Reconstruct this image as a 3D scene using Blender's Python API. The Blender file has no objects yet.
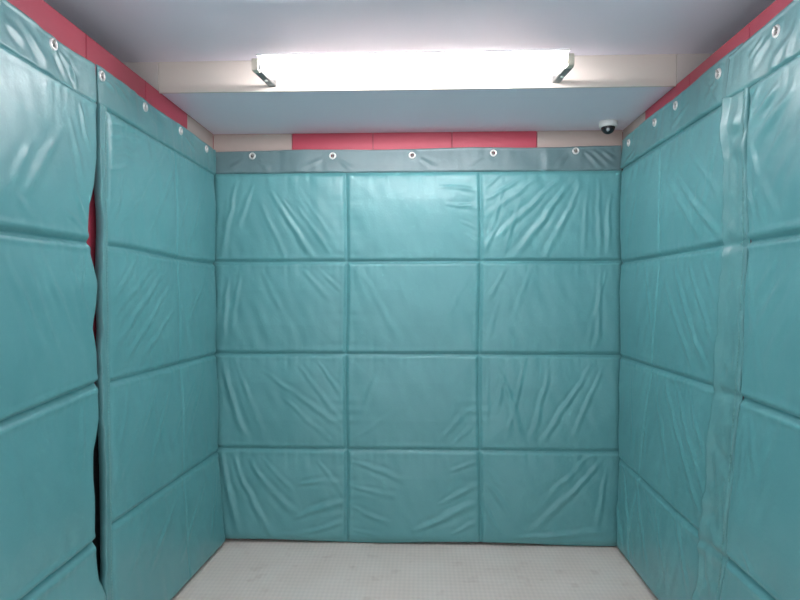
import bpy, bmesh, math, random
import numpy as np
from mathutils import Vector, Matrix
random.seed(4)
COL = bpy.context.scene.collection
H = 1.37                                  # camera height above the car floor
D = 3.40                                  # rear wall
XL, XR = -1.204, 1.117                    # side wall faces
ZC = H + 0.95                             # low ceiling at the rear
ZN = H + 1.085                            # higher ceiling in front of the drop
YB = 2.69                                 # face of the ceiling drop
YF = 0.25                                 # open front
F = 600.0
PSI = math.atan(23 / F)

def ray(x, y):
    a = (x - 400) / F; c = (300 - y) / F
    return (a * math.cos(PSI) - math.sin(PSI), a * math.sin(PSI) + math.cos(PSI), c)
def on_back(x, y, Y=3.35):                # -> (X, z)
    r = ray(x, y); t = Y / r[1]; return (r[0] * t, r[2] * t + H)
def on_side(x, y, X):                     # -> (Y, z)
    r = ray(x, y); t = X / r[0]; return (r[1] * t, r[2] * t + H)

# ------------------------------------------------------------ materials
def new_mat(name):
    m = bpy.data.materials.new(name); m.use_nodes = True
    nt = m.node_tree; b = nt.nodes['Principled BSDF']
    return m, nt, b
def plain(name, col, rough=.5, metal=0.0, spec=.5):
    m, nt, b = new_mat(name)
    b.inputs['Base Color'].default_value = (*col, 1)
    b.inputs['Roughness'].default_value = rough
    b.inputs['Metallic'].default_value = metal
    b.inputs['Specular IOR Level'].default_value = spec
    return m
def noisy(name, c1, c2, scale=6, rough=.5, metal=0.0, bump=0.0, bscale=300, spec=.5, detail=4, stretch=(1, 1, 1)):
    m, nt, b = new_mat(name); N = nt.nodes; L = nt.links
    tc = N.new('ShaderNodeTexCoord'); mp = N.new('ShaderNodeMapping')
    mp.inputs['Scale'].default_value = stretch
    L.new(tc.outputs['Object'], mp.inputs['Vector'])
    n = N.new('ShaderNodeTexNoise'); n.inputs['Scale'].default_value = scale; n.inputs['Detail'].default_value = detail
    L.new(mp.outputs[0], n.inputs['Vector'])
    r = N.new('ShaderNodeValToRGB')
    r.color_ramp.elements[0].position = .3; r.color_ramp.elements[1].position = .7
    r.color_ramp.elements[0].color = (*c1, 1); r.color_ramp.elements[1].color = (*c2, 1)
    L.new(n.outputs['Fac'], r.inputs[0]); L.new(r.outputs[0], b.inputs['Base Color'])
    b.inputs['Roughness'].default_value = rough; b.inputs['Metallic'].default_value = metal
    b.inputs['Specular IOR Level'].default_value = spec
    if bump:
        n2 = N.new('ShaderNodeTexNoise'); n2.inputs['Scale'].default_value = bscale
        L.new(mp.outputs[0], n2.inputs['Vector'])
        bp = N.new('ShaderNodeBump'); bp.inputs['Strength'].default_value = bump; bp.inputs['Distance'].default_value = .002
        L.new(n2.outputs['Fac'], bp.inputs['Height']); L.new(bp.outputs[0], b.inputs['Normal'])
    return m
M = {}
M['teal'] = noisy('teal_vinyl', (.106, .335, .350), (.126, .368, .382), 5, .40, bump=.25, bscale=90, spec=.55)
M['band'] = noisy('teal_band_vinyl', (.120, .205, .218), (.140, .232, .245), 7, .42, bump=.25, bscale=70, spec=.55)
M['binding'] = noisy('teal_binding', (.112, .318, .328), (.135, .355, .362), 14, .42, bump=.3, bscale=120, spec=.55)
M['thread'] = noisy('pale_thread', (.20, .42, .40), (.26, .47, .44), 60, .6)
M['steel'] = plain('nickel', (.88, .86, .83), .34, .55)
M['band2'] = noisy('teal_side_band_vinyl', (.115, .310, .322), (.135, .340, .350), 7, .40, bump=.25, bscale=70, spec=.55)
M['hook'] = plain('zinc_hook', (.55, .53, .50), .4, .8)
M['red'] = noisy('red_laminate', (.46, .050, .085), (.50, .062, .098), 3, .42)
M['beige'] = noisy('beige_panel', (.45, .36, .32), (.49, .40, .355), 3, .5)
M['lower'] = noisy('lower_wall_slit_shade', (.020, .022, .024), (.03, .032, .034), 5, .55)  # wall foot painted near-black so the slit between the pads looks shaded
M['joint'] = plain('dark_joint', (.10, .03, .03), .7)
M['ceil'] = noisy('grey_ceiling', (.83, .77, .86), (.86, .80, .89), 1.5, .5, spec=.4)
M['fascia'] = noisy('cream_fascia', (.67, .60, .535), (.70, .63, .56), 2, .45)
M['fascia2'] = noisy('pale_cream_fascia', (.62, .56, .52), (.65, .59, .55), 2, .45)
M['white'] = plain('white_enamel', (.80, .80, .78), .4)
M['holder'] = plain('cream_plastic', (.72, .66, .55), .5)
M['bracket'] = plain('grey_bracket', (.22, .22, .21), .5)
M['dome'] = plain('smoked_dome', (.015, .015, .018), .08)
M['lens'] = plain('camera_lens', (.55, .55, .58), .2, .6)
m, nt, b = new_mat('fluorescent')
b.inputs['Base Color'].default_value = (.9, .9, .9, 1)
b.inputs['Emission Color'].default_value = (1.0, .955, .99, 1); b.inputs['Emission Strength'].default_value = 32
M['tube'] = m
for k_ in ('teal', 'band', 'band2', 'binding'):
    bb_ = M[k_].node_tree.nodes['Principled BSDF']
    bb_.inputs['Coat Weight'].default_value = .35; bb_.inputs['Coat Roughness'].default_value = .42
# floor: worn pale grey ribbed sheet
m, nt, b = new_mat('floor_sheet'); N = nt.nodes; L = nt.links
tc = N.new('ShaderNodeTexCoord')
n = N.new('ShaderNodeTexNoise'); n.inputs['Scale'].default_value = 3.5; n.inputs['Detail'].default_value = 6
L.new(tc.outputs['Object'], n.inputs['Vector'])
r = N.new('ShaderNodeValToRGB'); r.color_ramp.elements[0].position = .32; r.color_ramp.elements[1].position = .68
r.color_ramp.elements[0].color = (.84, .70, .62, 1); r.color_ramp.elements[1].color = (.90, .775, .70, 1)
L.new(n.outputs['Fac'], r.inputs[0])
n3 = N.new('ShaderNodeTexNoise'); n3.inputs['Scale'].default_value = 9; n3.inputs['Detail'].default_value = 3
L.new(tc.outputs['Object'], n3.inputs['Vector'])
r3 = N.new('ShaderNodeValToRGB'); r3.color_ramp.elements[0].position = .60; r3.color_ramp.elements[1].position = .72
r3.color_ramp.elements[0].color = (0, 0, 0, 1); r3.color_ramp.elements[1].color = (.32, .32, .32, 1)
L.new(n3.outputs['Fac'], r3.inputs[0])
mx = N.new('ShaderNodeMixRGB'); mx.inputs[2].default_value = (.56, .38, .31, 1)
L.new(r3.outputs[0], mx.inputs[0]); L.new(r.outputs[0], mx.inputs[1])
w = N.new('ShaderNodeTexWave'); w.wave_type = 'BANDS'; w.bands_direction = 'X'
w.inputs['Scale'].default_value = 14; w.inputs['Distortion'].default_value = .4
L.new(tc.outputs['Object'], w.inputs['Vector'])
w2 = N.new('ShaderNodeTexWave'); w2.wave_type = 'BANDS'; w2.bands_direction = 'Y'
w2.inputs['Scale'].default_value = 9; w2.inputs['Distortion'].default_value = .8
L.new(tc.outputs['Object'], w2.inputs['Vector'])
ad = N.new('ShaderNodeMath'); ad.operation = 'ADD'; L.new(w.outputs['Fac'], ad.inputs[0]); L.new(w2.outputs['Fac'], ad.inputs[1])
mr = N.new('ShaderNodeMapRange'); mr.inputs['From Max'].default_value = 2; mr.inputs['To Min'].default_value = .93; mr.inputs['To Max'].default_value = 1.03
L.new(ad.outputs[0], mr.inputs['Value'])
mu = N.new('ShaderNodeMixRGB'); mu.blend_type = 'MULTIPLY'; mu.inputs[0].default_value = 1
L.new(mx.outputs[0], mu.inputs[1]); L.new(mr.outputs[0], mu.inputs[2]); L.new(mu.outputs[0], b.inputs['Base Color'])
bp = N.new('ShaderNodeBump'); bp.inputs['Strength'].default_value = .16; bp.inputs['Distance'].default_value = .002
L.new(ad.outputs[0], bp.inputs['Height']); L.new(bp.outputs[0], b.inputs['Normal'])
b.inputs['Roughness'].default_value = .5
M['floor'] = m

# ------------------------------------------------------------ helpers
def link(name, me, mats, parent=None, smooth=False):
    o = bpy.data.objects.new(name, me); COL.objects.link(o)
    for mm in (mats if isinstance(mats, list) else [mats]): me.materials.append(mm)
    if smooth:
        me.polygons.foreach_set('use_smooth', [True] * len(me.polygons))
    if parent: o.parent = parent
    return o
def from_bm(name, bm, mats, parent=None, smooth=False):
    me = bpy.data.meshes.new(name); bm.normal_update(); bm.to_mesh(me); bm.free()
    return link(name, me, mats, parent, smooth)
def box(bm, x0, x1, y0, y1, z0, z1, mi=0, bev=0.0):
    r = bmesh.ops.create_cube(bm, size=1)
    for v in r['verts']:
        v.co = Vector((x0 + (v.co.x + .5) * (x1 - x0), y0 + (v.co.y + .5) * (y1 - y0), z0 + (v.co.z + .5) * (z1 - z0)))
    fs = {f for v in r['verts'] for f in v.link_faces}
    for f in fs: f.material_index = mi
    if bev:
        es = list({e for f in fs for e in f.edges})
        bmesh.ops.bevel(bm, geom=es, offset=bev, segments=2, profile=.6, affect='EDGES', clamp_overlap=True)
def cyl(bm, p0, p1, r0, r1=None, seg=20, mi=0):
    p0 = Vector(p0); p1 = Vector(p1); d = p1 - p0
    mt = Matrix.Translation((p0 + p1) / 2) @ d.to_track_quat('Z', 'Y').to_matrix().to_4x4()
    r = bmesh.ops.create_cone(bm, cap_ends=True, segments=seg, radius1=r0, radius2=r1 if r1 is not None else r0, depth=d.length, matrix=mt)
    for v in r['verts']:
        for f in v.link_faces: f.material_index = mi
def lathe(bm, prof, origin, axis, seg=28):
    q = Vector(axis).to_track_quat('Z', 'Y').to_matrix(); o = Vector(origin)
    rings = []
    for (rr, hh) in prof:
        if rr < 1e-6: rings.append([bm.verts.new(o + q @ Vector((0, 0, hh)))])
        else: rings.append([bm.verts.new(o + q @ Vector((rr * math.cos(2 * math.pi * k / seg), rr * math.sin(2 * math.pi * k / seg), hh))) for k in range(seg)])
    for a, c in zip(rings, rings[1:]):
        for k in range(seg):
            k2 = (k + 1) % seg
            if len(a) == 1: bm.faces.new((a[0], c[k], c[k2]))
            elif len(c) == 1: bm.faces.new((a[k], a[k2], c[0]))
            else: bm.faces.new((a[k], a[k2], c[k2], c[k]))
    bmesh.ops.recalc_face_normals(bm, faces=bm.faces)
def struct(o): o['kind'] = 'structure'; return o
def empty(name, loc, label, cat, group=None):
    o = bpy.data.objects.new(name, None); COL.objects.link(o); o.location = loc
    o.empty_display_size = .1
    o['label'] = label; o['category'] = cat
    if group: o['group'] = group
    return o
def parent_keep(o, p):
    o.parent = p; o.matrix_parent_inverse = Matrix.Translation(-Vector(p.location))

# ------------------------------------------------------------ setting
T = .06
bm = bmesh.new(); box(bm, XL - T, XR + T, YF, D + T, -.05, 0); struct(from_bm('floor', bm, M['floor']))

def panelled_wall(name, segs, axis, face, sign, a_min, a_max, top):
    """segs: list of (a0, a1, material index); axis 'x' or 'y' runs along the wall; joints are real 3 mm gaps."""
    bm = bmesh.new(); g = .0015; zk = H - .36          # added near-black colour below zk stands in for shade in the slit
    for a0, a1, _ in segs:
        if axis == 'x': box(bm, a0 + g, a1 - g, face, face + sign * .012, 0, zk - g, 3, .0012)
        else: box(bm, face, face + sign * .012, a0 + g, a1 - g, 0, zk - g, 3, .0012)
    for a0, a1, mi in segs:
        if axis == 'x': box(bm, a0 + g, a1 - g, face, face + sign * .012, zk + g, top, mi, .0012)
        else: box(bm, face, face + sign * .012, a0 + g, a1 - g, zk + g, top, mi, .0012)
    if axis == 'x': box(bm, a_min, a_max, face + sign * .012, face + sign * T, 0, top, 2)
    else: box(bm, face + sign * .012, face + sign * T, a_min, a_max, 0, top, 2)
    bmesh.ops.recalc_face_normals(bm, faces=bm.faces)
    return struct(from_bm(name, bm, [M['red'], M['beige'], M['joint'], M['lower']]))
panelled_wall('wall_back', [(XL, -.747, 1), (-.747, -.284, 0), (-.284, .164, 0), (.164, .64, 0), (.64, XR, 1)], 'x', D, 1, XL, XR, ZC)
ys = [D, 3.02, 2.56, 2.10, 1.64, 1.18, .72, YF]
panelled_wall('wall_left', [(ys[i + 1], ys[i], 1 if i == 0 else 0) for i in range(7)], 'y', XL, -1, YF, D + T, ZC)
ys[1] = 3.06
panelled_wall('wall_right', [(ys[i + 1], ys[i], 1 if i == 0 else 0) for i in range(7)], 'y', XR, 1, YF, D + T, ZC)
# upper sides above the side panels, set back, carrying the higher ceiling
XO = .28
for nm, x0, x1, xi, xo in (('trim_1', XL - XO - T, XL - XO, XL - XO, XL - T), ('trim_2', XR + XO, XR + XO + T, XR + XO, XR + T)):
    bm = bmesh.new()
    box(bm, x0, x1, YF, YB, ZC - .03, ZN)
    a, c = sorted((xi, xo)); box(bm, a, c, YF, YB, ZC - .03, ZC - .001)
    struct(from_bm(nm, bm, M['fascia2']))
bm = bmesh.new()
box(bm, XL - T, XR + T, YB + .012, D + T, ZC, ZC + .03); struct(from_bm('ceiling', bm, M['ceil']))
bm = bmesh.new()
box(bm, XL - XO - T, XR + XO + T, YF, YB + .03, ZN, ZN + .04)
struct(from_bm('ceiling', bm, M['ceil']))
bm = bmesh.new()                        # face of the drop: three boards with fine joints
box(bm, XL + .001, XR - .001, YB, YB + .012, ZC - .006, ZN, 0, .0015)
box(bm, XL - XO, XL - .001, YB, YB + .012, ZC - .001, ZN, 1, .0015)
box(bm, XR + .001, XR + XO, YB, YB + .012, ZC - .001, ZN, 1, .0015)
struct(from_bm('trim_3', bm, [M['fascia'], M['fascia2']]))

# ------------------------------------------------------------ cloth maths
def vnoise(s, z, scale, seed, sz=None):
    """smooth value noise on arrays"""
    rng = np.random.RandomState(seed); g = rng.rand(64, 64) * 2 - 1
    a = s / scale + 17.3; b_ = z / (sz or scale) + 9.1
    i = np.floor(a).astype(int); j = np.floor(b_).astype(int)
    u = a - i; v = b_ - j; u = u * u * (3 - 2 * u); v = v * v * (3 - 2 * v)
    G = lambda p, q: g[p % 64, q % 64]
    return (G(i, j) * (1 - u) + G(i + 1, j) * u) * (1 - v) + (G(i, j + 1) * (1 - u) + G(i + 1, j + 1) * u) * v

def add_folds(h, s, z, folds):
    s, z = s + .005 * vnoise(s, z, .07, 901) + .0012 * vnoise(s, z, .025, 902), z + .005 * vnoise(s, z, .07, 903)
    for f in folds:
        (s0, z0), (s1, z1), w, a = f[:4]
        bend = f[4] if len(f) > 4 else 0.0
        dx, dz = s1 - s0, z1 - z0; L = math.hypot(dx, dz) + 1e-9
        t = ((s - s0) * dx + (z - z0) * dz) / L / L
        d = ((s - s0) * (-dz) + (z - z0) * dx) / L - bend * 4 * t * (1 - t)
        env = np.where((t > -.05) & (t < 1.05), np.sin(np.pi * np.clip((t + .05) / 1.1, 0, 1)) ** .7, 0)
        ww = w * (.75 + .5 * np.clip(t, 0, 1))
        h += a * env * (.75 + .45 * vnoise(s, z, .05, 905)) * (np.exp(-(d / ww) ** 2) - .45 * np.exp(-((d - 1.9 * ww) / ww) ** 2) - .45 * np.exp(-((d + 1.9 * ww) / ww) ** 2))

def fan(anchor, targets, w, a, start=.12):
    out = []
    for tx, tz, k in targets:
        out.append(((anchor[0] + (tx - anchor[0]) * start, anchor[1] + (tz - anchor[1]) * start), (tx, tz), w, a * k))
    return out

def sheet(name, P, s0f, s1f, z0f, z1f, ns, nz, hfun, back, mat, parent, holes=(), hr=.012):
    """A quilted slab: front surface displaced by hfun, flat back face, closed round the rim."""
    u = np.linspace(0, 1, ns + 1); v = np.linspace(0, 1, nz + 1)
    U, V = np.meshgrid(u, v, indexing='ij')
    zt0 = z0f(0.5) + (z1f(0.5) - z0f(0.5)) * V
    Sa = s0f(zt0); Sb = s1f(zt0)
    S = Sa + (Sb - Sa) * U
    Z = z0f(S) + (z1f(S) - z0f(S)) * V
    Hh = hfun(S, Z, U, V)
    front = P(S, Z, Hh); bk = P(S, Z, np.zeros_like(S) + back)
    n1 = (ns + 1) * (nz + 1)
    co = np.concatenate([np.stack([c.ravel() for c in front], 1), np.stack([c.ravel() for c in bk], 1)])
    idx = np.arange(n1).reshape(ns + 1, nz + 1)
    a, b_, c, d = idx[:-1, :-1], idx[1:, :-1], idx[1:, 1:], idx[:-1, 1:]
    q = np.stack([a.ravel(), b_.ravel(), c.ravel(), d.ravel()], 1)
    if len(holes):
        cs = (S[:-1, :-1] + S[1:, 1:]) / 2; cz = (Z[:-1, :-1] + Z[1:, 1:]) / 2
        keep = np.ones(cs.shape, bool)
        for hs, hz in holes: keep &= (cs - hs) ** 2 + (cz - hz) ** 2 > hr * hr
        q = q[keep.ravel()]
    faces = q.tolist()
    if len(holes): faces += (q[:, ::-1] + n1).tolist()
    else:
        st = 12; si = sorted(set(list(range(0, ns + 1, st)) + [ns])); zi = sorted(set(list(range(0, nz + 1, st)) + [nz]))
        # coarse back would leave T-joints at the rim, so the rim vertices are used in full as one polygon
        rim = [idx[i, 0] for i in range(ns)] + [idx[ns, j] for j in range(nz)] + [idx[i, nz] for i in range(ns, 0, -1)] + [idx[0, j] for j in range(nz, 0, -1)]
        faces.append([int(k) + n1 for k in rim][::-1])
    def strip(line):
        for p, r_ in zip(line, line[1:]): faces.append([int(r_), int(p), int(p) + n1, int(r_) + n1])
    strip([idx[i, 0] for i in range(ns + 1)]); strip([idx[ns, j] for j in range(nz + 1)])
    strip([idx[i, nz] for i in range(ns, -1, -1)]); strip([idx[0, j] for j in range(nz, -1, -1)])
    me = bpy.data.meshes.new(name); me.from_pydata(co.tolist(), [], faces); me.update()
    bm = bmesh.new(); bm.from_mesh(me)
    loose = [vv for vv in bm.verts if not vv.link_faces]
    bmesh.ops.delete(bm, geom=loose, context='VERTS')
    bmesh.ops.recalc_face_normals(bm, faces=bm.faces)
    bm.to_mesh(me); bm.free()
    o = link(name, me, mat, None, True); parent_keep(o, parent)
    return o

def groove(d, w): return 1 - np.exp(-(np.abs(d) / w) ** 1.3)

def quilt(hs, vs, ztop, zbot, sL, sR, folds, seed, puff=.022, amp=1.0, tacks=(), edge=.030, gather=1.0, swirl=1.0, lip=.003):
    """hs: functions s->z of horizontal seams; vs: (function z->s, width, depth) of vertical seams."""
    def f(S, Z, U, V):
        h = np.zeros_like(S) + puff
        m_ = np.ones_like(S)
        dmin = np.full_like(S, 9.0)
        for hf in hs:
            d = Z - hf(S); w = .0085 * (1 + .12 * vnoise(S, Z, .09, seed + 3))
            m_ *= groove(d, w); dmin = np.minimum(dmin, np.abs(d))
            # short gathers pulled by the seam
            gth = vnoise(S, Z * 0, .021, seed + 11) * np.exp(-np.abs(d) / .045) * np.clip(np.abs(d) / .012, 0, 1)
            h += .0022 * gather * gth * np.where(d < 0, 1.0, .55)
        for vf, w, dep in vs:
            d = S - vf(Z); m_ *= 1 - dep * (1 - groove(d, w)); 
            if dep > .5:
                dmin = np.minimum(dmin, np.abs(d))
                gth = vnoise(S * 0, Z, .028, seed + 13) * np.exp(-np.abs(d) / .05) * np.clip(np.abs(d) / .012, 0, 1)
                h += .0026 * gather * gth
        e = np.minimum(np.minimum(S - sL(Z), sR(Z) - S), np.minimum(ztop(S) - Z, Z - zbot(S)))
        m_ *= 1 - np.exp(-(np.clip(e, 0, 9) / edge) ** 1.2) * .75
        # broad slack in each cell
        h += .010 * amp * np.clip(dmin / .16, 0, 1) ** .8 + lip * np.exp(-((dmin - .020) / .013) ** 2)
        h += .0035 * swirl * vnoise(S, Z, .16, seed) * np.clip(dmin / .05, 0, 1)
        h += .0018 * swirl * vnoise(S + .35 * Z, Z, .045, seed + 1, .12) * np.clip(dmin / .04, 0, 1)
        fo = np.zeros_like(S); add_folds(fo, S, Z, folds)
        h += fo * np.clip(dmin / .022, 0, 1)
        h *= m_
        return h
    return f

def eyelet(band, centre, axis, n):
    """pressed metal ring, a sub-part of the band"""
    bm = bmesh.new()
    lathe(bm, [(.0105, -.004), (.0100, .0015), (.0125, .0042), (.0165, .0046), (.0190, .0026), (.0202, -.0005), (.0202, -.004)], (0, 0, 0), axis)
    o = from_bm('eyelet', bm, M['steel'], None, True)
    o.location = centre; parent_keep(o, band); 
    return o
def hook(base, axis, reach, label, group):
    """bent zinc peg screwed to the wall, its tip through the eyelet"""
    A = Vector(axis).normalized(); B = Vector(base)
    bm = bmesh.new()
    p = [Vector((0, 0, -.003)), A * (reach * .55) + Vector((0, 0, -.004)), A * reach + Vector((0, 0, .000)), A * (reach + .005) + Vector((0, 0, .0095))]
    cyl(bm, A * .0005, A * .004, .009, .008, 18)
    for a, c in zip(p, p[1:]): cyl(bm, a, c, .0032, None, 12)
    bmesh.ops.create_uvsphere(bm, u_segments=12, v_segments=8, radius=.0042, matrix=Matrix.Translation(p[-1]))
    o = from_bm('hook', bm, M['hook'], None, True); o.location = B
    o['label'] = label; o['category'] = 'hook'; o['group'] = group
    return o

def px(folds, conv, w=.012, a=.006):
    out = []
    for f in folds:
        p, q = conv(f[0], f[1]), conv(f[2], f[3])
        out.append((p, q, (f[4] if len(f) > 4 else 1) * w, (f[5] if len(f) > 5 else 1) * a, f[6] if len(f) > 6 else 0))
    return out
cst = lambda v: (lambda a: np.zeros_like(np.asarray(a, float)) + v)

# ------------------------------------------------------------ rear pad
YP = 3.372                                # plane of the rear pad's own seams
def P_back(S, Z, h): return (S, YP - h, Z)
zb = .012
back = empty('wall_padding', (-.05, 3.385, 0), 'teal quilted pad across the rear wall, three columns wide, five eyelets in its top band', 'padding')
bt, bb = H + .722, zb
B = lambda x, y: on_back(x, y, 3.35)
bf = px([
 (236, 183, 222, 256, 1, 1), (252, 186, 238, 228, 1, .8), (228, 200, 222, 245, 1, .6), (262, 205, 286, 258, 1, .45),
 (271, 193, 313, 258, 1.1, 1.2), (282, 200, 300, 225, .8, .6), (296, 205, 333, 256, 1, .6), (300, 190, 340, 250, .9, .35),
 (440, 186, 478, 191, .8, .8, .006), (446, 204, 478, 209, .8, .8, .005), (460, 221, 478, 229, .7, .7), (464, 234, 478, 243, .7, .6),
 (574, 178, 513, 258, 1.2, 1.4), (561, 178, 493, 240, 1.1, 1.0), (540, 176, 486, 216, 1, .9), (580, 186, 546, 256, 1.1, 1.1),
 (567, 182, 528, 246, .9, .6), (524, 178, 485, 200, .8, .8), (503, 190, 485, 252, .9, .7), (598, 180, 600, 256, 1, .8), (610, 196, 607, 256, .9, .8),
 (588, 184, 583, 256, .9, .5), (500, 175, 485, 188, .7, .6), (500, 222, 484, 250, .7, .6), (518, 206, 504, 254, .8, .5),
 (300, 268, 330, 300, 1, .6), (318, 270, 343, 292, .8, .5), (228, 278, 223, 345, 1, .8), (240, 272, 232, 330, 1, .5), (262, 272, 292, 330, 1.2, .35),
 (506, 268, 488, 300, .9, .6), (600, 276, 597, 346, 1, .9), (606, 272, 588, 340, .8, .5), (500, 300, 486, 345, .9, .4), (530, 270, 510, 330, 1.1, .35),
 (360, 270, 400, 340, 1.2, .3), (470, 272, 440, 330, 1.1, .3),
 (224, 364, 246, 440, 1.3, 1.4, -.01), (236, 362, 262, 430, 1, .5), (266, 372, 345, 430, 1.1, .6), (300, 366, 342, 422, 1, .6), (284, 398, 336, 446, 1, .5), (318, 362, 345, 400, .8, .5),
 (352, 440, 400, 408, 1, .3), (436, 444, 470, 408, 1.1, .45), (452, 445, 477, 422, .9, .5), (380, 365, 360, 420, 1.1, .3),
 (499, 368, 521, 440, 1.1, .9, .01), (524, 364, 506, 440, .9, .7), (548, 372, 532, 440, 1.1, .9), (590, 368, 542, 442, 1, .9), (604, 364, 572, 440, .9, .6), (505, 372, 496, 412, .9, .6), (488, 372, 486, 440, .9, .5),
 (222, 457, 240, 532, 1.2, 1.5, -.01), (233, 456, 274, 537, 1.2, 1.1, -.015), (250, 460, 298, 516, 1.2, .9, -.02), (262, 458, 292, 490, .9, .5),
 (296, 518, 345, 502, 1.2, 1.4, .012), (300, 484, 343, 482, 1, .8, .01), (312, 532, 345, 520, 1, .8), (276, 536, 330, 530, .9, .5), (318, 462, 344, 494, .9, .5),
 (352, 462, 402, 480, 1, .9, .01), (350, 486, 394, 496, 1, .7), (352, 508, 390, 524, 1, .6), (352, 530, 380, 536, .8, .6),
 (416, 530, 478, 502, 1.3, 1.3), (440, 504, 478, 484, 1, .9), (452, 534, 478, 522, .9, .9), (450, 470, 478, 462, .9, .6),
 (484, 478, 512, 520, 1, .9, .008), (484, 502, 500, 536, .9, .9), (604, 458, 530, 532, 1.2, 1.0, .01), (590, 456, 545, 500, 1, .6), (518, 538, 604, 532, 1.1, 1.3), (484, 462, 500, 486, .9, .6), (606, 470, 596, 530, 1, .7),
], B)
hsB = [cst(H + .722), cst(H + .216), cst(H - .303), cst(H - .838)]
vsB = [(lambda z: -.431 + .004 * np.sin(z * 5), .0075, .93), (lambda z: .317 + .005 * np.sin(z * 4 + 1), .0075, .93)]
sheet('quilted_body', P_back, cst(-1.192), cst(1.104), lambda s: bb + .006 * np.sin(np.asarray(s) * 5), cst(bt), 440, 400,
      quilt(hsB, vsB, cst(bt), cst(bb), cst(-1.192), cst(1.104), bf, 21, puff=.017, edge=.016, gather=1.5, lip=.0015), -.010, M['teal'], back)
gB = [(-.967, H + .816), (-.509, H + .813), (-.061, H + .812), (.393, H + .820), (.848, H + .828)]
def band_h(sd, holes, lean=.012, amp=1.0, folds=()):
    def f(S, Z, U, V):
        h = .013 - lean * V
        h += amp * .0045 * vnoise(S + .5 * Z, Z, .10, sd, .25) + amp * .0022 * vnoise(S, Z, .035, sd + 5, .16)
        fo = np.zeros_like(S); add_folds(fo, S, Z, folds); h += fo
        for hs_, hz_ in holes:
            d = np.hypot(S - hs_, Z - hz_); k = np.exp(-(d / .032) ** 4); h = h * (1 - k) + .006 * k
        e = np.clip(V / .06, 0, 1); h = h * e + .004 * (1 - e)
        return h + .0025 * np.exp(-((V - .955) / .03) ** 2)
    return f
bandf = px([(243, 160, 228, 170, 1, 1), (258, 160, 268, 169, 1, .8), (322, 158, 300, 168, 1, .6), (340, 160, 352, 169, .9, .7), (420, 158, 436, 168, 1, .7),
            (586, 152, 604, 168, .9, 1.3), (594, 150, 614, 168, .9, 1.1), (604, 150, 616, 160, .8, .8), (484, 158, 470, 168, .9, .6), (568, 154, 556, 168, .9, .5)], B, a=.005)
band = sheet('top_band', P_back, cst(-1.185), cst(1.100), cst(H + .716), lambda s: H + .850 + .003 * np.sin(np.asarray(s) * 7) + .004 * np.asarray(s), 500, 36,
             band_h(31, gB, folds=bandf), -.001, M['band'], back, gB)
ordn = ['leftmost', 'second from left', 'middle', 'second from right', 'rightmost']
for k, (hx, hz) in enumerate(gB):
    eyelet(band, (hx, YP - .006, hz), (0, -1, 0), k)
    hook((hx, D, hz + .002), (0, -1, 0), .030, 'small steel hook in the %s eyelet of the rear wall pad' % ordn[k], 'hooks along the rear wall')

# ------------------------------------------------------------ side pads
def lean_l(Z, Y):
    t = np.clip((H + .72 - Z) / 2.09, 0, 1)
    return .030 * t ** 1.5 + .030 * t ** 6 * np.clip((Y - 2.6) / .7, 0, 1)
def P_left(off):
    return lambda S, Z, h: (XL + .022 + off + lean_l(Z, S) + h, S, Z)
def lean_r(Z, Y):
    t = np.clip((H + .72 - Z) / 2.09, 0, 1); return .022 * t ** 1.5
def P_right(off):
    return lambda S, Z, h: (XR - .022 - off - lean_r(Z, S) - h, S, Z)
LX, RX = -1.155, 1.072
Lc = lambda x, y: on_side(x, y, LX + .02 * max(0, (y - 150) / 400))
Rc = lambda x, y: on_side(x, y, RX - .015 * max(0, (y - 150) / 400))
zt = H + .712

# slit between the two left pads (half widths read down the height)
_zs = np.array([zb, H - 1.05, H - .98, H - .80, H - .62, H - .52, H - .42, H - .28, H - .18, H - .10, H - .03, H + .06, H + .16, H + .24, H + .33, H + .40, H + .50, H + .72, H + .87])
_gp = np.array([.010, .014, .062, .084, .088, .080, .034, .030, .046, .074, .050, .036, .078, .092, .088, .050, .030, .020, .014])
def gap(z): return np.interp(z, _zs, _gp)
def wob(z, sd, a=.004): z = np.asarray(z, float); return a * vnoise(z * 0, z, .11, sd)
YL = 2.103
l_far0 = lambda z: YL + .014 + .22 * gap(z) + wob(z, 5, .003)
l_near1 = lambda z: YL + .014 - .78 * gap(z) + wob(z, 8, .003) 

# --- left, far pad
lf = empty('wall_padding', (XL + .01, 2.72, 0), 'teal quilted pad on the left wall, between the dark slit and the far left corner', 'padding')
binder = lambda z: 2.166 + wob(z, 5, .002)
end_l = cst(3.328)
hsL = [cst(zt + .002), lambda s: H + .200 + .004 * np.sin(np.asarray(s) * 6), lambda s: H - .305 - .004 * np.asarray(s) * 0, lambda s: H - .833 - .012 * (np.asarray(s) - 2.16)]
lff = px([
 (110, 124, 150, 132, .8, .8, .006), (110, 136, 142, 138, .8, .7, .005), (112, 150, 138, 150, .8, .6), (178, 160, 150, 235, 1, .4), (168, 150, 118, 232, 1.1, .4), (205, 185, 190, 250, 1, .35),
 (168, 268, 118, 345, 1.1, .9), (160, 262, 112, 318, 1, .6), (172, 285, 128, 360, 1, .8), (175, 310, 140, 366, 1, .5), (208, 275, 186, 330, 1, .35), (140, 258, 116, 300, .9, .5),
 (170, 390, 150, 470, 1.1, .6), (160, 382, 135, 450, 1, .5), (205, 372, 184, 450, 1, .4), (130, 392, 118, 460, 1, .35), (196, 380, 172, 440, .8, .35),
 (205, 480, 180, 560, 1.1, .6), (180, 495, 150, 570, 1.1, .5), (150, 512, 130, 580, 1, .35), (215, 470, 208, 540, .9, .5), (110, 170, 130, 168, .8, .5),
 (125, 175, 114, 232, .9, .4), (190, 200, 178, 240, .8, .4), (150, 400, 112, 500, 1.2, .35)], Lc)
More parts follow.
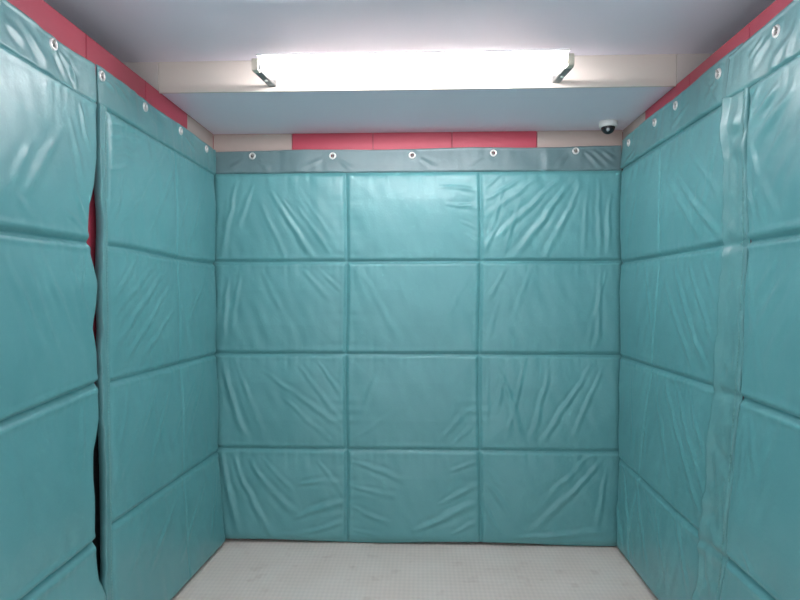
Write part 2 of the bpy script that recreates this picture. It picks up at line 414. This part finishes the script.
sk = lambda z: 2.775 + .035 * (H + .7 - np.asarray(z))
vsL = [(sk, .006, .35)]
sheet('quilted_body', P_left(0), binder, end_l, cst(zb), cst(zt), 240, 400,
      quilt(hsL, vsL, cst(zt), cst(zb), binder, end_l, lff, 43, puff=.015, edge=.012), -.012, M['teal'], lf)
# hem strip beside the slit
def hem_h(sd, base=.013, lip=.004):
    def f(S, Z, U, V):
        h = base + .003 * vnoise(S, Z, .05, sd, .045) + .003 * vnoise(S * 0, Z, .12, sd + 2)
        h += lip * (np.exp(-((U - .08) / .08) ** 2) + np.exp(-((U - .92) / .07) ** 2))
        return h - .003 * np.exp(-((U - .8) / .04) ** 2)
    return f
sheet('edge_binding', P_left(0), l_far0, lambda z: binder(z) + .004, cst(zb + .003), cst(H + .712), 18, 420, hem_h(51), -.010, M['binding'], lf)
def stitch(name, P, sf, z0, z1, h, parent, pitch=.011):
    """row of short pale stitches"""
    bm = bmesh.new(); z = z0
    while z < z1:
        a = P(np.array(float(sf(z))), np.array(z), np.array(h)); c = P(np.array(float(sf(z + pitch * .62))), np.array(z + pitch * .62), np.array(h))
        cyl(bm, [float(v) for v in a], [float(v) for v in c], .0010, None, 5)
        z += pitch
    o = from_bm(name, bm, M['thread'], None, True); parent_keep(o, parent); return o
stitch('stitching', P_left(0), lambda z: binder(z) - .007, zb + .02, H + .70, .0185, lf)
gL = [(3.207, H + .818), (2.861, H + .818), (2.490, H + .814), (2.148, H + .818)]
lbf = px([(118, 80, 132, 100, .9, 1.2), (108, 78, 122, 92, .9, 1.0), (126, 84, 140, 102, .9, .9), (150, 108, 170, 128, 1, .7), (186, 132, 200, 152, .9, .7)], Lc, a=.005)
lband = sheet('top_band', P_left(.004), lambda z: l_far0(z) - .001, cst(3.345), cst(H + .704), lambda s: H + .850 + .004 * np.sin(np.asarray(s) * 9), 250, 36,
              band_h(61, gL, folds=lbf), -.001, M['band2'], lf, gL)
nl = ['farthest', 'third nearest', 'second nearest', 'nearest']
for k, (hy, hz) in enumerate(gL):
    eyelet(lband, (XL + .032, hy, hz), (1, 0, 0), k)
    hook((XL, hy, hz + .002), (1, 0, 0), .030, 'small steel hook in the %s eyelet of the far left pad, beyond the slit' % nl[k], 'hooks along the left wall')

# --- left, near pad
ln = empty('wall_padding', (XL + .01, 1.3, 0), 'teal quilted pad on the left wall nearest the viewer, cut off by the left edge', 'padding')
Y0 = .45
hsLn = [cst(zt + .002), lambda s: H + .196 + .02 * (np.asarray(s) - 1.8), lambda s: H - .298 + .085 * (np.asarray(s) - 2.06), lambda s: H - .842 + .04 * (np.asarray(s) - 2.06)]
lnf = px([
 (10, 190, 40, 225, 1.2, .5), (60, 130, 20, 200, 1.5, .5), (70, 120, 84, 190, 1, .8), (80, 105, 88, 150, .8, .9), (74, 190, 90, 228, .9, .6),
 (4, 255, 40, 345, 1.3, .7), (40, 255, 78, 350, 1.2, .55), (20, 250, 62, 370, 1.2, .45), (70, 262, 86, 320, 1, .5), (84, 250, 78, 300, .8, .6),
 (40, 430, 80, 500, 1.6, .4), (10, 440, 30, 540, 1.5, .35), (84, 400, 80, 470, .9, .5), (30, 140, 8, 190, 1.4, .4), (64, 210, 88, 232, .8, .5)], Lc)
vsLn = [(cst(1.49), .0075, .93), (cst(.90), .0075, .93)]
sheet('quilted_body', P_left(.003), cst(Y0), l_near1, cst(zb), cst(zt - .004), 300, 400,
      quilt(hsLn, vsLn, cst(zt), cst(zb), cst(Y0), l_near1, lnf, 71, puff=.020, edge=.010, swirl=1.0, lip=.005), -.014, M['teal'], ln)
gLn = [(1.862, H + .812), (1.600, H + .822), (1.34, H + .812), (1.05, H + .812), (.76, H + .812)]
lnb = px([(28, 20, 50, 60, 1.2, .9), (60, 50, 72, 78, 1, 1.0), (66, 52, 84, 84, .9, 1.0), (12, 20, 30, 40, 1.2, .8), (74, 60, 82, 90, .8, .9)], Lc, a=.006)
nband = sheet('top_band', P_left(.003), cst(Y0), lambda z: l_near1(z) + .002, cst(H + .700), lambda s: H + .845 + .006 * np.sin(np.asarray(s) * 9), 330, 36,
              band_h(81, gLn, folds=lnb), -.001, M['band2'], ln, gLn)
for k, (hy, hz) in enumerate(gLn):
    eyelet(nband, (XL + .031, hy, hz), (1, 0, 0), k)
    if k < 2: hook((XL, hy, hz + .002), (1, 0, 0), .032, ['small steel hook in the near left pad eyelet just before the slit', 'small steel hook at the left edge above the near left pad'][k], 'hooks along the left wall')

# --- right, far pad
rf = empty('wall_padding', (XR - .01, 2.72, 0), 'teal quilted pad on the right wall, in the far right corner below the security camera', 'padding')
skew = lambda z: .14 * np.clip((H + .15 - np.asarray(z, float)) / 1.05, 0, 1.3) ** 1.4
r0 = lambda z: 2.100 + skew(z) * .9 + wob(z, 15, .005)
end_r = cst(3.328)
hsR = [cst(zt + .002), lambda s: H + .196 + .006 * (np.asarray(s) - 2.2), lambda s: H - .322 + .012 * (np.asarray(s) - 2.2), lambda s: H - .905 + .040 * (np.asarray(s) - 2.3)]
rff = px([
 (676, 178, 724, 242, 1.1, 1.3), (668, 180, 700, 240, 1.1, .6), (660, 160, 662, 240, .8, .4), (640, 175, 628, 250, 1, .3), (690, 150, 722, 200, 1, .5), (716, 140, 700, 220, 1, .35),
 (672, 262, 704, 375, 1.2, .9), (664, 280, 690, 368, 1.1, .8), (686, 262, 716, 350, 1.1, .6), (645, 265, 655, 350, 1, .4), (700, 258, 722, 320, 1, .5), (680, 300, 712, 384, 1, .4),
 (664, 380, 700, 520, 1.2, .8), (674, 385, 706, 500, 1.1, .7), (655, 385, 672, 500, 1.1, .5), (630, 370, 634, 450, 1, .4), (690, 400, 708, 470, 1, .5), (648, 380, 644, 470, .9, .35),
 (611, 461, 624, 545, 1.2, 2.2, .012), (622, 466, 634, 560, 1.1, 1.0), (636, 480, 648, 570, 1.1, .9), (655, 500, 668, 590, 1.1, .6), (675, 520, 690, 596, 1.1, .6), (640, 478, 660, 540, .8, .4),
 (622, 180, 618, 250, 1, .4), (700, 180, 690, 240, 1, .3)], Rc)
skr = lambda z: 2.77 + 1.7 * skew(z)
sheet('quilted_body', P_right(0), r0, end_r, cst(zb), cst(zt + .006), 250, 400,
      quilt(hsR, [(skr, .006, .35)], cst(zt + .006), cst(zb), r0, end_r, rff, 93, puff=.015, edge=.016), -.012, M['teal'], rf)
gR = [(3.221, H + .832), (2.866, H + .835), (2.632, H + .838), (2.257, H + .835)]
rbf = px([(632, 150, 622, 166, .9, .8), (700, 80, 716, 100, .9, .8), (684, 105, 668, 128, .9, .8), (712, 76, 702, 100, .9, .7)], Rc, a=.005)
rband = sheet('top_band', P_right(0), lambda z: r0(z) + .004, cst(3.345), lambda s: H + .714 + .006 * (np.asarray(s) - 2.1), lambda s: H + .883 + .004 * np.sin(np.asarray(s) * 9), 250, 40,
              band_h(101, gR, folds=rbf), -.001, M['band2'], rf, gR)
nr = ['farthest', 'second farthest', 'second nearest', 'nearest']
for k, (hy, hz) in enumerate(gR):
    eyelet(rband, (XR - .028, hy, hz), (-1, 0, 0), k)
    hook((XR, hy, hz + .002), (-1, 0, 0), .030, 'small steel hook in the %s eyelet of the far right pad' % nr[k], 'hooks along the right wall')

# --- right, near pad
rn = empty('wall_padding', (XR - .02, 1.3, 0), 'teal quilted pad on the right wall nearest the viewer, cut off by the right edge', 'padding')
h1 = lambda z: 2.030 + skew(z) * .85 + wob(z, 25, .005)
hsRn = [cst(zt + .002), lambda s: H + .190 + .012 * (np.asarray(s) - 1.75), lambda s: H - .335 + .03 * (np.asarray(s) - 1.9), lambda s: H - .908 + .03 * (np.asarray(s) - 1.9)]
rnf = px([
 (796, 88, 752, 150, 1.4, .9), (780, 85, 750, 128, 1.2, 1.0), (760, 84, 750, 112, 1, .9), (798, 110, 760, 175, 1.4, .6), (752, 130, 762, 200, 1.1, .7), (756, 160, 780, 220, 1.3, .6), (798, 140, 772, 200, 1.4, .5), (750, 180, 756, 232, .9, .6),
 (796, 262, 750, 345, 1.4, .7), (776, 258, 752, 310, 1.1, .5), (798, 300, 760, 380, 1.4, .5), (756, 330, 762, 390, 1, .4), (752, 268, 756, 330, .9, .5),
 (750, 418, 760, 480, 1.1, .5), (780, 430, 760, 510, 1.5, .35), (746, 430, 740, 500, 1, .5), (742, 545, 760, 592, 1, .4)], Rc)
sheet('quilted_body', P_right(.004), cst(Y0), h1, cst(zb), cst(zt), 310, 400,
      quilt(hsRn, [(cst(1.42), .0075, .93), (cst(.85), .0075, .93)], cst(zt), cst(zb), cst(Y0), h1, rnf, 113, puff=.019, edge=.010, swirl=1.2, lip=.005), -.014, M['teal'], rn)
h2 = lambda z: 2.158 + skew(z) + wob(z, 35, .008)
def flap(S, Z, U, V):
    h = .017 + .006 * vnoise(S, Z, .035, 131, .045) + .006 * vnoise(S, Z, .08, 133, .10)
    for hz in (.19, -.33, -.905):                     # pulled in where the quilting crosses
        h -= .012 * np.exp(-((Z - H - hz) / .018) ** 2) * (1 - .3 * U)
    h += .012 * np.clip(U - .80, 0, 1) / .2 + .004 * np.exp(-((U - .08) / .07) ** 2)
    return h + .010 * U
sheet('edge_binding', P_right(.006), lambda z: h1(z) - .004, h2, cst(zb + .01), cst(H + .712), 28, 420, flap, .004, M['binding'], rn)
stitch('stitching', P_right(.006), lambda z: h1(z) + .010, zb + .03, H + .70, .0225, rn)
gRn = [(1.868, H + .818), (1.60, H + .822), (1.30, H + .822), (1.0, H + .822), (.70, H + .822)]
rnb = px([(770, 36, 750, 66, 1.1, 1.0), (790, 34, 770, 70, 1.1, .8), (760, 40, 748, 60, .9, .9), (796, 20, 786, 56, 1.1, .7)], Rc, a=.006)
rnband = sheet('top_band', P_right(.015), cst(Y0), lambda z: h2(z), lambda s: H + .698 + .01 * (np.asarray(s) - 1.75), lambda s: H + .868 + .006 * np.sin(np.asarray(s) * 8), 330, 40,
               band_h(141, gRn, folds=rnb), -.001, M['band2'], rn, gRn)
for k, (hy, hz) in enumerate(gRn):
    eyelet(rnband, (XR - .042, hy, hz), (-1, 0, 0), k)
    if k < 1: hook((XR, hy, hz + .002), (-1, 0, 0), .044, 'small steel hook in the eyelet of the near right pad', 'hooks along the right wall')

# ------------------------------------------------------------ tube light
YT, ZT = 2.425, H + .955
fx = empty('tube_light', (-.045, YB, ZT), 'lit white fluorescent tube held by two grey arms on the ceiling drop', 'light')
xa, xb = -.680, .590
bm = bmesh.new(); cyl(bm, (xa + .02, YT, ZT), (xb - .02, YT, ZT), .0145, None, 28)
o = from_bm('tube', bm, M['tube'], None, True); parent_keep(o, fx)
for x, s in ((xa, 1), (xb, -1)):
    bm = bmesh.new(); cyl(bm, (x + s * .012, YT, ZT), (x + s * .022, YT, ZT), .0150, None, 24)
    o = from_bm('end_cap', bm, M['steel'], None, False); parent_keep(o, fx)
    bm = bmesh.new(); box(bm, x - .016, x + .012, YT - .018, YT + .022, ZT - .022, ZT + .026, 0, .005)
    o = from_bm('lamp_holder', bm, M['holder']); parent_keep(o, fx); o['label'] = 'cream plastic lamp holder'
    bm = bmesh.new(); w_ = .017; ya, yb_ = YT + .018, YB + .0005
    za, zb_ = ZT - .018, ZT + .008                     # folded steel strap, rising a little towards the drop
    vs = [bm.verts.new((x + sx * w_, yy, zz + tt)) for yy, zz in ((ya, za), (yb_, zb_)) for tt in (0, .014) for sx in (-1, 1)]
    for q in ((0, 1, 5, 4), (2, 6, 7, 3), (0, 4, 6, 2), (1, 3, 7, 5), (0, 2, 3, 1), (4, 5, 7, 6)): bm.faces.new([vs[i] for i in q])
    bmesh.ops.recalc_face_normals(bm, faces=bm.faces); bmesh.ops.bevel(bm, geom=list(bm.edges), offset=.002, segments=2, affect='EDGES')
    cyl(bm, (x, YT + .15, ZT - .0085), (x, YT + .15, ZT + .002), .007, None, 16, 1)
    box(bm, x - w_, x + w_, YB - .003, YB + .0005, ZT + .010, ZT + .040, 0, .001)
    o = from_bm('arm', bm, [M['bracket'], M['steel']]); parent_keep(o, fx)
bm = bmesh.new()                          # slim reflector above the tube, folded edges
box(bm, xa + .016, xb - .016, YT - .062, YT + .044, ZT + .019, ZT + .024, 0, .001)
o = from_bm('reflector', bm, M['white']); parent_keep(o, fx)

# ------------------------------------------------------------ security camera
cx, cy = .985, 3.235
cam = empty('security_camera', (cx, cy, ZC), 'small white dome security camera with a black bubble under the rear ceiling', 'camera')
bm = bmesh.new(); lathe(bm, [(0, .001), (.046, .001), (.0475, -.004), (.0475, -.022), (.044, -.029), (.038, -.031), (0, -.031)], (0, 0, 0), (0, 0, 1), 40)
o = from_bm('housing', bm, M['white'], None, True); o.location = (cx, cy, ZC); parent_keep(o, cam)
bm = bmesh.new(); lathe(bm, [(.036, -.029)] + [(.036 * math.cos(a), -.031 - .036 * math.sin(a)) for a in [k * math.pi / 20 for k in range(10)]] + [(0, -.067)], (0, 0, 0), (0, 0, 1), 36)
dm = from_bm('dome', bm, M['dome'], None, True); dm.location = (cx, cy, ZC); parent_keep(dm, cam); dm['label'] = 'glossy black dome'
bm = bmesh.new(); d = Vector((-.25, -.8, -.45)).normalized(); c0 = Vector((cx, cy, ZC - .034))
cyl(bm, c0 + d * .030, c0 + d * .0385, .010, .009, 20)
o = from_bm('lens', bm, M['lens'], None, True); parent_keep(o, cam)

# ------------------------------------------------------------ world and camera
w = bpy.data.worlds.new('landing'); bpy.context.scene.world = w; w.use_nodes = True
w.node_tree.nodes['Background'].inputs['Color'].default_value = (.90, .94, 1.0, 1)
w.node_tree.nodes['Background'].inputs['Strength'].default_value = .50

cd = bpy.data.cameras.new('camera'); co = bpy.data.objects.new('camera', cd); COL.objects.link(co)
co.location = (0, 0, H); co.rotation_euler = (math.pi / 2, 0, PSI)
cd.sensor_width = 36; cd.lens = 36 * F / 800; cd.clip_start = .02
sc = bpy.context.scene; sc.camera = co
vs_ = sc.view_settings; vs_.view_transform = 'Standard'; vs_.look = 'None'; vs_.gamma = 1; vs_.use_curve_mapping = False
vs_.exposure = 1.55
